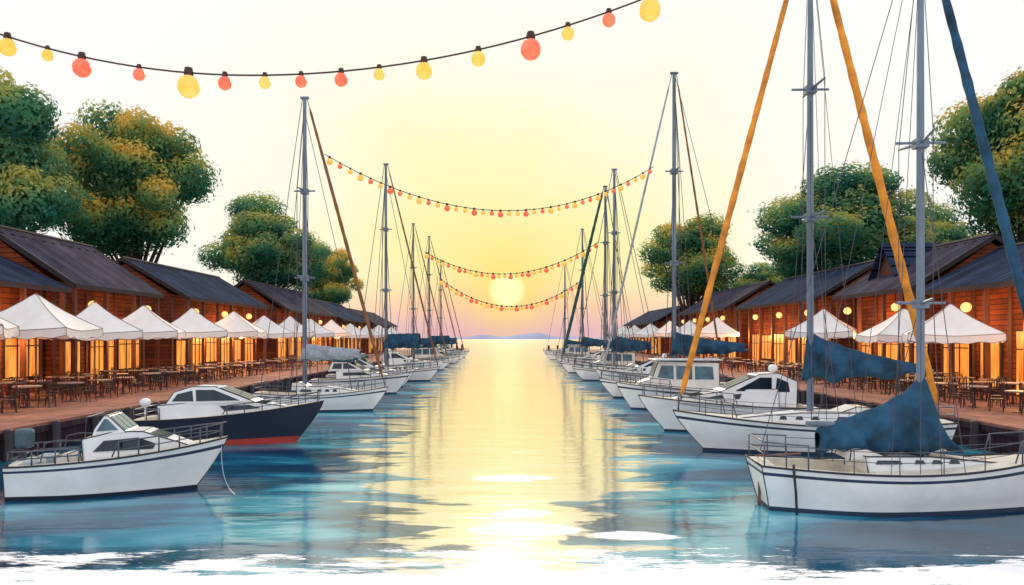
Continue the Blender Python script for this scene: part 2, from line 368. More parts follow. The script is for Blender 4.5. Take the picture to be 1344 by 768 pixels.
def canvas_cruiser(loc, yaw, label, top='teal'):
    r = root('motor_boat', label, 'boat', loc, yaw, G_BOAT)
    h = Hull(7.0, 2.5, 1.0, 1.5, .95); h.build(r, ['stripe', 'stripe', 'white', 'stripe'], (.05, .3), .5)
    cabin(r, [(-1.6, .9), (-1.6, 1.65), (.3, 1.70), (1.9, 1.35), (2.1, 1.0)], .95, .45, .12, side=[[(-1.1, 1.3), (-1.1, 1.52), (.3, 1.55), (.9, 1.35)]], front=[(2, .1, .5, 1)], ink=.022)
    cabin(r, [(-2.2, 1.6), (-1.9, 2.28), (-.8, 2.30), (.5, 1.66)], .90, .76, .16, name='wheelhouse', glass='glass',
          side=[[(-1.9, 1.78), (-1.76, 2.16), (-1.2, 2.18), (-1.2, 1.78)], [(-1.1, 1.78), (-1.1, 2.18), (-.8, 2.18), (-.1, 1.8)]], front=[(2, .1, .88, 3)], ink=.022)
    mb = MB(); vs = []
    for i in range(9):
        x = -2.7+i*.28
        for j in range(9):
            y = -1+j*.25; vs.append((x, y*.92, 2.40+.22*(1-(abs(y))**2.2)*math.sin(math.pi*(i+1)/10)**.5))
    mb.add(vs, [(i*9+j, (i+1)*9+j, (i+1)*9+j+1, i*9+j+1) for i in range(8) for j in range(8)])
    o = mb.obj('canvas_top', top, r, smooth=True); sm = o.modifiers.new('t', 'SOLIDIFY'); sm.thickness = .06
    mb = MB()
    for x in (-2.6, -.55):
        for sd in (-1, 1): mb.tube([(x, sd*.9, 1.1 if x < -2 else 2.2), (x, sd*.9, 2.45)], .02, 5)
    mb.obj('canopy_frame', 'steel', r)
    h.rail(r, .55, .97, .45, r=.022)
    return r
def low_cruiser(loc, yaw, label):
    r = root('motor_boat', label, 'boat', loc, yaw, G_BOAT)
    h = Hull(7.4, 2.6, 1.05, 1.55, 1.1); h.build(r, ['navy', 'navy', 'white', 'white'], (.04, .25), .5)
    cabin(r, [(-2.0, .95), (-2.0, 1.85), (-.6, 1.85), (.9, 1.64), (2.2, 1.42), (2.3, 1.1)], 1.0, .42, .12, side=[[(-.4, 1.42), (-.5, 1.64), (.4, 1.58), (1.1, 1.44)]], front=[(3, .1, .5, 1)])
    cabin(r, [(-2.75, 1.05), (-2.85, 2.15), (-2.1, 2.50), (-1.3, 2.46), (.35, 1.74), (.2, 1.3)], .94, .74, .14, name='wheelhouse',
          side=[[(-2.5, 1.72), (-2.45, 2.12), (-2.0, 2.32), (-1.9, 1.72)], [(-1.75, 1.72), (-1.78, 2.32), (-1.3, 2.32), (-.25, 1.76)]], front=[(3, .1, .85, 3)], glass='glass')
    h.rail(r, .5, .97, .48, r=.02); dome(r, -2.1, 0, 2.42, .2, .12)
    return r
def wheelhouse_boat(loc, yaw, label):
    r = root('motor_boat', label, 'boat', loc, yaw, G_BOAT)
    h = Hull(6.8, 2.6, 1.0, 1.5, .8); h.build(r, ['stripe', 'stripe', 'white', 'stripe'], (.04, .22), .5)
    cabin(r, [(-2.1, .9), (-2.1, 2.62), (1.15, 2.70), (1.5, 1.75), (2.2, 1.5), (2.3, 1.05)], 1.05, .55, .08, col='offwhite', glass='cglass',
          side=[[(-1.8, 1.7), (-1.75, 2.40), (-.8, 2.42), (-.8, 1.7)], [(-.65, 1.7), (-.65, 2.42), (.2, 2.45), (.2, 1.7)], [(.35, 1.7), (.35, 2.45), (1.0, 2.45), (1.22, 1.8)]], front=[(2, .12, .88, 3)], ink=.02)
    mb = MB(); mb.box((-.45, 0, 2.76), (3.7, 2.0, .09)); mb.obj('cabin_roof', 'lgrey', r, bevel=.03)
    h.rail(r, .6, .97, .48, r=.02); h.rail(r, .02, .15, .45, 'stern_railing', closed_stern=True, n=1, r=.02)
    for x in (-1.8, .2):
        for sd in (-1, 1): fender(r, x, sd*1.36, .55)
    return r

def tri_cover(parent, mx, z0, L, top0, top1, bot0, bot1, w, col, droop=0, fwd=.25, ex=.62):
    """fabric stowed over the boom, running along it from the mast; folds hang from the boom"""
    mb = MB(); NS, NR = 70, 36; vs = []; dr = 1 if L > 0 else -1; L = abs(L)
    for i in range(NS+1):
        s = i/NS; xl = fwd-(L+fwd)*s          # distance forward of the mast along the boom axis
        e = max(0, (.12-xl)/(L+.12))**ex
        zt = top0+(top1-top0)*e
        if xl > .12: zt = top0-(top0-bot0-.12)*((xl-.12)/max(.01, fwd-.12))**.55
        zb = bot0+(bot1-bot0)*s+droop*.10*math.sin(s*math.pi*5.3)+.05*math.sin(s*23)
        c = (zt+zb)/2; hh = (zt-zb)/2; ww = w*(.45+.55*math.sin(math.pi*min(1, s*.9+.12)))
        if i in (0, NS): ww *= .3; hh *= .75
        for j in range(NR):
            a = 2*math.pi*j/NR; up = math.sin(a)*.5+.5
            fold = 1+(.26*math.sin(s*24+up*5)+.16*math.sin(s*47-up*7+1))*(1-.6*up)
            vs.append((mx+dr*(xl+.05*math.sin(a*2+s*9)), math.cos(a)*ww*fold*(1.35-1.05*up), c+hh*math.sin(a)*(1+.03*math.sin(s*31))))
    fs = [(i*NR+j, i*NR+(j+1) % NR, (i+1)*NR+(j+1) % NR, (i+1)*NR+j) for i in range(NS) for j in range(NR)]
    fs += [tuple(range(NR)), tuple(NS*NR+j for j in range(NR))[::-1]]
    mb.add(vs, fs); mb.obj('sail_cover', col, parent, smooth=True)
def sail_boat(loc, yaw, label, L=8, B=2.6, fs=1.0, fb=1.3, mx=.3, mh=17, mr=.09, boomz=2.3, boomL=3.2, cover='blue', covspec=None, jib=None, jr=.09,
              aft=None, ar=None, wr=.012, hullm=('stripe', 'stripe', 'white', 'stripe'), spreaders=(.38, .68), roofcol='white', cfwd=.25, ch=1.0):
    r = root('sailing_boat', label, 'sailboat', loc, yaw, G_BOAT)
    h = Hull(L, B, fs, fb, L*.11, True, .22); h.build(r, list(hullm), (.05, .34), .45)
    k = L/8
    zd = fs-.08
    cabin(r, [(-1.35*k, zd-.1), (-1.4*k, zd+.44*ch), (.3*k, zd+.42*ch), (1.5*k, zd+.28*ch), (2.5*k, zd+.12), (2.6*k, zd-.05)], .82*B/2.6, .30*B/2.6, .22, name='coachroof', col=roofcol, bevel=.07,
          side=[[(x*k, zd+.14), (x*k+.05, zd+.10+.18*ch), (x*k+w_-.05, zd+.09+.18*ch), (x*k+w_, zd+.14)] for x, w_ in ((-1.15, .62), (-.15, .26), (.3, .26), (.75, .26))])
    cabin(r, [(-1.75*k, zd+.2), (-1.7*k, zd+.62*ch), (-1.3*k, zd+.66*ch), (-.75*k, zd+.40*ch), (-.8*k, zd+.2)], .62, .55, .12, name='companionway_hood', col='offwhite', side=())
    base = zd+.3; zt = mh
    mb = MB(); mb.tube([(mx, 0, base), (mx, 0, base+(zt-base)*.5), (mx, 0, zt)], [mr, mr*.95, mr*.75], 10, squash=.8)
    mb.box((mx, 0, zt+.05), (mr*3.5, mr*1.6, .1)); mast = mb.obj('mast', 'mast', r, smooth=False)
    tips = []
    for f in spreaders:
        z = base+(zt-base)*f; w = B*.36
        mb = MB()
        for sd in (-1, 1): mb.tube([(mx, 0, z), (mx-.12, sd*w, z+.08)], [mr*.45, mr*.3], 6)
        mb.tube([(mx-w*.62, 0, z+.02), (mx+w*.62, 0, z+.02)], mr*.35, 6)
        mb.box((mx, 0, z), (mr*3, mr*3, mr*2.2)); mb.obj('spreader', 'mast', mast); tips.append((w, z+.08))
    mb = MB(); bow = (L/2-.15, 0, h.zs(.98)+.05); st = (-L/2+.1, 0, h.zs(0)+.05)
    mb.tube([bow, (mx+mr, 0, zt)], wr, 4); mb.tube([st, (mx-mr, 0, zt)], wr, 4)
    tm = h.t_of(mx)
    for sd in (-1, 1):
        b = h.bs(tm)-.05; pts = [(mx-.05, sd*b, h.zs(tm))]+[(mx-.12, sd*w, z) for w, z in tips]+[(mx, 0, zt-.2)]
        mb.tube(pts, wr, 4)
        mb.tube([(mx-.5, sd*b, h.zs(tm)), (mx, sd*.03, tips[0][1]-.1)], wr, 4)
        mb.tube([(mx+.45, sd*b, h.zs(tm)), (mx, sd*.03, tips[1][1]-.1)], wr, 4)
        mb.tube([(mx-1.1, sd*b*.95, h.zs(tm-.1)), (mx-.05, sd*.05, zt-1.2)], wr*.8, 4)
    mb.tube([(mx-boomL, 0, boomz+.1), (mx-.1, 0, zt-.3)], wr*.8, 4)
    mb.tube([(mx-boomL*.75, .0, boomz-.05), (mx-boomL*.85, 0, fs)], wr*1.2, 4)
    mb.obj('rigging', 'wire', r)
    bd = 1 if boomL > 0 else -1
    mb = MB(); mb.tube([(mx-.05*bd, 0, boomz), (mx-boomL-.25*bd, 0, boomz+.06)], .075, 8); mb.obj('boom', 'mast', r, smooth=True)
    if cover:
        cs = covspec or (boomz+.85, boomz+.28, boomz-.22, boomz-.12, .24, .4)
        tri_cover(r, mx, boomz, boomL, *cs[:4], cs[4], cover, cs[5], cfwd)
    def furl(a, b, rr, col, nm):
        mb = MB(); a = Vector(a); b = Vector(b); N = 40; pts = []; rs = []
        for i in range(N+1):
            s = i/N; p = a.lerp(b, .03+.94*s); pts.append(p)
            rs.append(rr*(.55+.6*math.sin(math.pi*(.12+.62*(1-s))))*(1+.10*math.sin(i*2.3))*(0.35 if i in (0, N) else 1))
        mb.tube(pts, rs, 8); mb.obj(nm, col, r, smooth=True)
    if jib: furl(bow, (mx+mr, 0, zt), jr, jib, 'furled_sail')
    if aft: furl(st, (mx-mr, 0, zt), ar or jr, aft, 'furled_sail')
    h.rail(r, .80, .98, .52, 'bow_railing', r=max(.018, wr), n=2)
    h.rail(r, .01, .14, .55, 'stern_railing', r=max(.018, wr), n=2, closed_stern=True)
    mb = MB()
    for sd in (-1, 1):
        for i in range(6):
            t = .14+.66*i/5; mb.tube([(h.x(t), sd*(h.bs(t)-.07), h.zs(t)), (h.x(t), sd*(h.bs(t)-.07), h.zs(t)+.52)], .013, 5)
        for hh in (.5, .27): mb.tube([(h.x(.14+.66*i/10), sd*(h.bs(.14+.66*i/10)-.07), h.zs(.14+.66*i/10)+hh) for i in range(11)], max(.009, wr*.6), 4)
    mb.obj('lifeline', 'steel', r)
    mb = MB(); mb.box((-L/2+.14, 0, .30), (.06, .05, 1.0)); mb.tube([(-L/2+.04, 0, fs+.12), (-L/2+1.1, 0, fs+.18)], .025, 6); mb.obj('tiller', 'pole', r)
    return r

rad = math.radians
A = small_cruiser((-9.95, 19.9, 0), rad(11), 'small white cabin cruiser with raked windscreen and outboard')
Bb = navy_cruiser((-10.4, 29.0, 0), rad(2), 'navy blue hulled cruiser with white cabin and red waterline')
C = sail_boat((-10.1, 41.8, 0), rad(-3), 'white sailing boat with grey boom cover and brown furled jib', L=7.2, B=2.6, mx=-1.0, mh=17.1, mr=.13, boomz=3.0, boomL=-3.1, cover='grey', jib='brown', jr=.085, wr=.02,
              covspec=(3.75, 3.35, 2.70, 2.85, .26, .5))
C2 = canvas_cruiser((-10.4, 54.5, 0), rad(-4), 'white cabin cruiser under a teal canvas top', 'teal')
E = sail_boat((-10.2, 70.5, 0), rad(-4), 'white sailing boat with dark blue boom cover', L=8, mx=-1.0, mh=20.0, mr=.14, boomz=3.2, boomL=-3.2, jib='brown', jr=.07, wr=.028,
              covspec=(4.3, 4.4, 2.9, 3.1, .28, .5))
RA = sail_boat((9.45, 17.9, 0), rad(-5), 'white sailing boat with slumped blue cover over the boom', L=7.15, B=2.5, fs=1.06, fb=1.36, mx=.25, mh=13.8, mr=.095, boomz=1.9, boomL=2.35,
               covspec=(3.25, 1.85, 1.30, 1.22, .60, 1.0), jib='blue', jr=.10, wr=.010, spreaders=(.28, .58), cfwd=.75, ch=.72)
mb = MB(); mb.tube([(-2.9, -.93, 1.12), (-2.92, -1.03, .98), (-2.88, -1.04, .5), (-2.83, -.95, -.1)], .03, 6); mb.obj('mooring_line', 'rope', RA, smooth=True)
RB = sail_boat((10.6, 26.9, 0), rad(178), 'white sailing boat with two orange furled sails', L=9.4, B=2.9, fs=1.1, fb=1.42, mx=-.1, mh=18.6, mr=.12, boomz=2.75, boomL=4.0, jib='orange', jr=.10, aft='orange', ar=.13, wr=.013,
               covspec=(4.35, 3.0, 2.45, 2.68, .28, .9), spreaders=(.40, .66), ch=.9)
RC = low_cruiser((9.3, 32.6, 0), rad(182), 'white cabin cruiser with raised wheelhouse and radar dome')
RD = wheelhouse_boat((9.5, 42.6, 0), rad(181), 'white wheelhouse boat with large blue grey windows')
RE = sail_boat((10.3, 50.6, 0), rad(180), 'white sailing boat with blue boom cover and brown jib', L=8.4, mx=-.8, mh=21.5, mr=.15, boomz=3.1, boomL=4.7, jib='grey', jr=.065, aft='brown', ar=.065, wr=.024,
               covspec=(4.5, 3.6, 2.75, 3.0, .32, .6))
RF = sail_boat((10.3, 71.0, 0), rad(180), 'white sailing boat with blue stowed mainsail', L=8.4, mx=.3, mh=19.6, mr=.15, boomz=3.0, boomL=3.4, jib=None, wr=.03, covspec=(4.3, 3.6, 2.6, 2.8, .32, .6))
RG = sail_boat((10.2, 86.0, 0), rad(180), 'white sailing boat with dark green furled jib', L=8.4, mx=-.9, mh=21.0, mr=.16, boomz=3.0, boomL=3.4, jib='green', jr=.16, wr=.035)
for src, y, s, lb in ((C2, 61.5, 1, 'white cabin cruiser under a teal canvas top'), (Bb, 81, 1, None), (E, 94, .9, None), (RD, 104, 1, None), (E, 118, .98, None), (C2, 128, 1, 'white cabin cruiser under a teal canvas top'), (E, 138, .90, None), (C2, 150, 1, None)):
    if src is Bb: n = low_cruiser((-10.4, y, 0), 0, 'white cabin cruiser with raised wheelhouse'); continue
    n = copy_thing(src, (-10.7+random.uniform(-.4, .3), y, 0), rad(random.uniform(-4, 3)), s, lb)
    if src is RD: n['label'] = 'white wheelhouse boat moored with its bow out'
for src, y, s in ((RC, 61, .95), (RD, 78, .95), (RC, 97, 1), (RF, 110, 1.0), (RD, 122, 1), (RF, 136, .9), (RC, 150, 1)):
    copy_thing(src, (10.8+random.uniform(-.3, .4), y, 0), rad(180+random.uniform(-4, 4)), s)

# ------------------------------------------------------------------ string lights
def string_lights(fz, xs, y, r_of, label, post=None, drop=.10, cabr=.018, x0=None, x1=None, yf=None):
    yf = yf or (lambda x: y)
    rt = root('string_lights', label, 'string lights', (0, 0, 0), 0, 'light strings over the channel')
    N = 60; mb = MB(); mb.tube([(x0+(x1-x0)*i/N, yf(x0+(x1-x0)*i/N), fz(x0+(x1-x0)*i/N)) for i in range(N+1)], cabr, 5); mb.obj('cable', 'cable', rt, smooth=True)
    for x, rr, c in xs:
        mb = MB(); z = fz(x)-rr*1.25-drop; yy = yf(x)
        mb.lathe(sphere_prof(rr, 8, 1.05), (x, yy, z), 14, 0)
        mb.lathe([(rr*.42, rr*.85), (rr*.45, rr*1.25), (rr*.35, rr*1.7), (.004, rr*1.75)], (x, yy, z), 8, 1)
        mb.tube([(x, yy, z+rr*1.6), (x, yy, fz(x))], cabr*.8, 4, 1)
        mb.obj('bulb', ['ybulb' if c else 'rbulb', 'cable'], rt, smooth=True)
    return rt
near = [(-5.24, .088, 1), (-4.82, .058, 1), (-4.46, .094, 0), (-3.86, .062, 0), (-3.34, .115, 1), (-2.96, .070, 0), (-2.54, .062, 1), (-2.16, .062, 0), (-1.74, .070, 0), (-1.34, .060, 1), (-.87, .086, 1), (-.30, .076, 1), (.25, .108, 0), (.64, .068, 1), (1.07, .070, 0), (1.50, .115, 1), (2.0, .08, 0), (2.6, .09, 1), (3.3, .08, 0), (4.1, .09, 1), (5.0, .08, 0)]
string_lights(lambda x: 6.75+(.0475 if x > -2.68 else .062)*(x+2.68)**2, near, 8.0, None, 'string of yellow and red globe bulbs on dark cable', x0=-6.1, x1=5.9, drop=.0, cabr=.010)
for x, zt in ((-6.1, 7.6), (5.9, 10.3)):
    mb = MB(); mb.tube([(x, 8, -.6), (x, 8, zt+.1)], [.11, .07], 10); mb.box((x, 8, zt+.12), (.2, .2, .05)); o = mb.obj('light_pole', 'pole', smooth=False); tag(o, 'slim wooden pole carrying the bulb string', 'pole')
def mid(xa, za, ya, xb, zb, yb, sag, n, r, lab):
    def f(x): s = (x-xa)/(xb-xa); return za+(zb-za)*s-sag*4*s*(1-s)
    def g(x): return ya+(yb-ya)*(x-xa)/(xb-xa)
    pat = (1, 0, 1, 1, 0, 1, 0, 0, 1, 1, 0)
    pts = [(xa+(xb-xa)*(i+.5)/n, r*(1+.3*(i*7 % 3 == 0)), pat[i % 11]) for i in range(n)]
    string_lights(f, pts, 0, None, lab, x0=xa, x1=xb, drop=.02, cabr=r*.17, yf=g)
mid(-9.95, 14.0, 41.6, 9.7, 15.3, 50.4, 3.0, 38, .135, 'string of small bulbs hung between two masts')
mid(-10.2, 14.6, 94, 10.4, 14.8, 86, 3.2, 30, .22, 'string of small bulbs sagging between two masts')
mid(-10.5, 13.2, 118, 11.2, 12.6, 118, 4.1, 28, .27, 'string of small bulbs hung low over the channel')

# ------------------------------------------------------------------ setting: water, quays, ground
def water_mat():
    m = bpy.data.materials.new('harbour_water'); m.use_nodes = True; nt = m.node_tree
    for n in list(nt.nodes):
        if n.type == 'BSDF_PRINCIPLED': nt.nodes.remove(n)
    out = nt.nodes['Material Output']
    ge = nn(nt, 'ShaderNodeNewGeometry'); sp = nn(nt, 'ShaderNodeSeparateXYZ'); nt.links.new(ge.outputs['Position'], sp.inputs[0])
    X, Y = sp.outputs[0], sp.outputs[1]
    def noise(sx, sy, sc, det=5, rough=.6, dist=0):
        mp = nn(nt, 'ShaderNodeMapping'); mp.inputs['Scale'].default_value = (sx, sy, 1); nt.links.new(ge.outputs['Position'], mp.inputs[0])
        z = nn(nt, 'ShaderNodeTexNoise'); z.inputs['Scale'].default_value = sc; z.inputs['Detail'].default_value = det; z.inputs['Roughness'].default_value = rough; z.inputs['Distortion'].default_value = dist
        nt.links.new(mp.outputs[0], z.inputs[0]); return z.outputs['Fac']
    def ss(v, a, b):
        n = nn(nt, 'ShaderNodeMapRange'); n.interpolation_type = 'SMOOTHSTEP'; nt.links.new(v, n.inputs[0])
        n.inputs[1].default_value = a; n.inputs[2].default_value = b; n.inputs[3].default_value = 0; n.inputs[4].default_value = 1; return n.outputs[0]
    def lin(v, a, b, c, d):
        n = nn(nt, 'ShaderNodeMapRange'); nt.links.new(v, n.inputs[0])
        for i, q in enumerate((a, b, c, d)): n.inputs[i+1].default_value = q
        return n.outputs[0]
    # sky reflection painted cream mid-channel; dark boat and shore reflections painted blue beside it
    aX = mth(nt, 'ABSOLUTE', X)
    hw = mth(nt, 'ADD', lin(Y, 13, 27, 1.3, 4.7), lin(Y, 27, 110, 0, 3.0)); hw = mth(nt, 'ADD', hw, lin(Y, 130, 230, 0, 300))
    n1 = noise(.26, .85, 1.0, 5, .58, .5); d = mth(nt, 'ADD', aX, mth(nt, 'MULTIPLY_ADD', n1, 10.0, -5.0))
    d = mth(nt, 'SUBTRACT', d, hw); skyrefl = mth(nt, 'SUBTRACT', 1, ss(d, -.25, .25))
    n2 = mth(nt, 'SUBTRACT', noise(.14, .42, .8, 5, .58, .9), mth(nt, 'MULTIPLY', ss(aX, 4, 9.0), .09)); cr = nn(nt, 'ShaderNodeValToRGB'); e = cr.color_ramp.elements  # darker towards the boats: their reflections put into the water colour
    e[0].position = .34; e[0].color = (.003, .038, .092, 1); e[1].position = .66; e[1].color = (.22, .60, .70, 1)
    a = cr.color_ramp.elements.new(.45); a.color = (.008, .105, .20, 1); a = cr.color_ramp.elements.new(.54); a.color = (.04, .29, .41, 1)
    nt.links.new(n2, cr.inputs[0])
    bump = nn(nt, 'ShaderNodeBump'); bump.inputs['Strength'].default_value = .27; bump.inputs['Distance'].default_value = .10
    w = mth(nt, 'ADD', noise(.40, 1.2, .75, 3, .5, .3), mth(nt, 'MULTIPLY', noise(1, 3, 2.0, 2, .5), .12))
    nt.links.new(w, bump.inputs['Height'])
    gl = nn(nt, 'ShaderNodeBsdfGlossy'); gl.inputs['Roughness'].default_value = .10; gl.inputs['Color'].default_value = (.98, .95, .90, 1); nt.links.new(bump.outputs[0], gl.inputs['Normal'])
    df = nn(nt, 'ShaderNodeBsdfDiffuse'); nt.links.new(mixc(nt, skyrefl, cr.outputs[0], (.80, .66, .40)), df.inputs['Color'])  # cream of the reflected sky put into the diffuse colour
    fac = mth(nt, 'MULTIPLY_ADD', skyrefl, .36, .32)
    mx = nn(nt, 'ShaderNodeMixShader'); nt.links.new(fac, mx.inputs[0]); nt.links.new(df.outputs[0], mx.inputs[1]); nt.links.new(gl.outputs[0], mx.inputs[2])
    # white laid over the near water as bare paper, with dry ragged edges
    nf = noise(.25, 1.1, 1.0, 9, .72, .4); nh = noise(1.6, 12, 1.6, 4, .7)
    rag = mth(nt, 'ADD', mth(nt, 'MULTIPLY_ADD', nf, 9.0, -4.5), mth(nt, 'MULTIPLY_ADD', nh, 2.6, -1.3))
    yy = mth(nt, 'SUBTRACT', Y, rag); paper = mth(nt, 'SUBTRACT', 1, ss(yy, 13.35, 13.55))
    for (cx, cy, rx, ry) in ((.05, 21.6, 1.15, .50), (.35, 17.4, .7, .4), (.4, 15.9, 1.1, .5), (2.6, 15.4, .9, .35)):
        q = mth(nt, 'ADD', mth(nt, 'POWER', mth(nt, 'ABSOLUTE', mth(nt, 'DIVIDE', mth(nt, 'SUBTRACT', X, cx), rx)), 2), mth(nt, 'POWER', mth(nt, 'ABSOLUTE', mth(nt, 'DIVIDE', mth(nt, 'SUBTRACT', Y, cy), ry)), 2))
        q = mth(nt, 'SUBTRACT', q, mth(nt, 'MULTIPLY', rag, .45)); paper = mth(nt, 'MAXIMUM', paper, mth(nt, 'SUBTRACT', 1, ss(q, .8, 1.1)))
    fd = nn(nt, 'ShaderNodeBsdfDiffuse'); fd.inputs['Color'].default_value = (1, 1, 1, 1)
    m2 = nn(nt, 'ShaderNodeMixShader'); nt.links.new(paper, m2.inputs[0]); nt.links.new(mx.outputs[0], m2.inputs[1]); nt.links.new(fd.outputs[0], m2.inputs[2])
    nt.links.new(m2.outputs[0], out.inputs[0]); return m
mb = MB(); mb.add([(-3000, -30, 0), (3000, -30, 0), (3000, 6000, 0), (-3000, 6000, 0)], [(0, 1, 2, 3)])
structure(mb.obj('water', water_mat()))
QZ = 1.0; YE = 190
for sx, QX in ((-1, 16.4), (1, 17.0)):
    mb = MB(); xa, xb = sx*(QX+.12), sx*180; mb.box(((xa+xb)/2, (YE-22)/2, -.05), (abs(xb-xa), YE+20, 1.9)); structure(mb.obj('ground', 'soil'))
    mb = MB(); xa, xb = sx*(QX-.05), sx*34; mb.box(((xa+xb)/2, (YE-21)/2, QZ-.045), (abs(xb-xa), YE+23, .09)); structure(mb.obj('promenade', 'plank'))
    mb = MB(); mb.box((sx*(QX+.05), (YE-21)/2, -.06), (.12, YE+22, 1.92)); mb.box((sx*(QX-.10), (YE-21)/2, .80), (.10, YE+22, .22)); structure(mb.obj('quay_wall', 'quay'))
    mb = MB(); mb.tube([(0, 0, -.8), (0, 0, 1.0)], [.17, .15], 10); mb.tube([(0, 0, 1.0), (0, 0, 1.04)], [.15, .10], 10)
    p = mb.obj('mooring_piling', 'piling'); tag(p, 'dark wooden mooring post against the quay face', 'mooring post', 'mooring posts along the quays')
    p.location = (sx*(QX-.3), 22, 0)
    y = 24.6
    while y < 186:
        q = p.copy(); COL.objects.link(q); q.location = (sx*(QX-.3), y, 0); y += 2.6 if y < 90 else 4
for xa, xb, y in ((8.6, 17, 165), (-16.5, -10.6, 188)):
    rt = root('jetty', 'small dark timber jetty on posts at the quay end', 'jetty', ((xa+xb)/2, y, 0))
    mb = MB(); mb.box((0, 0, 1.15), (xb-xa, 2.2, .35)); mb.obj('jetty_deck', 'trim', rt)
    for i in range(5):
        mb = MB(); x = -(xb-xa)/2+.4+(xb-xa-.8)*i/4; mb.tube([(x, -1.2, -.8), (x, -1.2, 2.3)], .22, 8); mb.obj('post', 'trim', rt)
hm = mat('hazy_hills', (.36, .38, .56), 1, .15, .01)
mb = MB(); N = 60; vs = []
for i in range(N+1):
    x = -160+420*i/N; s = i/N; h = (6+9*math.exp(-((x-60)/35)**2)+5*math.exp(-((x+60)/40)**2)+1.4*math.sin(x*.09))*math.sin(math.pi*s)**.5
    vs += [(x, 1700, -.5), (x, 1740, max(.2, h)), (x, 1840, -.5)]
mb.add(vs, [(i*3+j, (i+1)*3+j, (i+1)*3+j+1, i*3+j+1) for i in range(N) for j in range(2)]); structure(mb.obj('hills', hm, smooth=True))

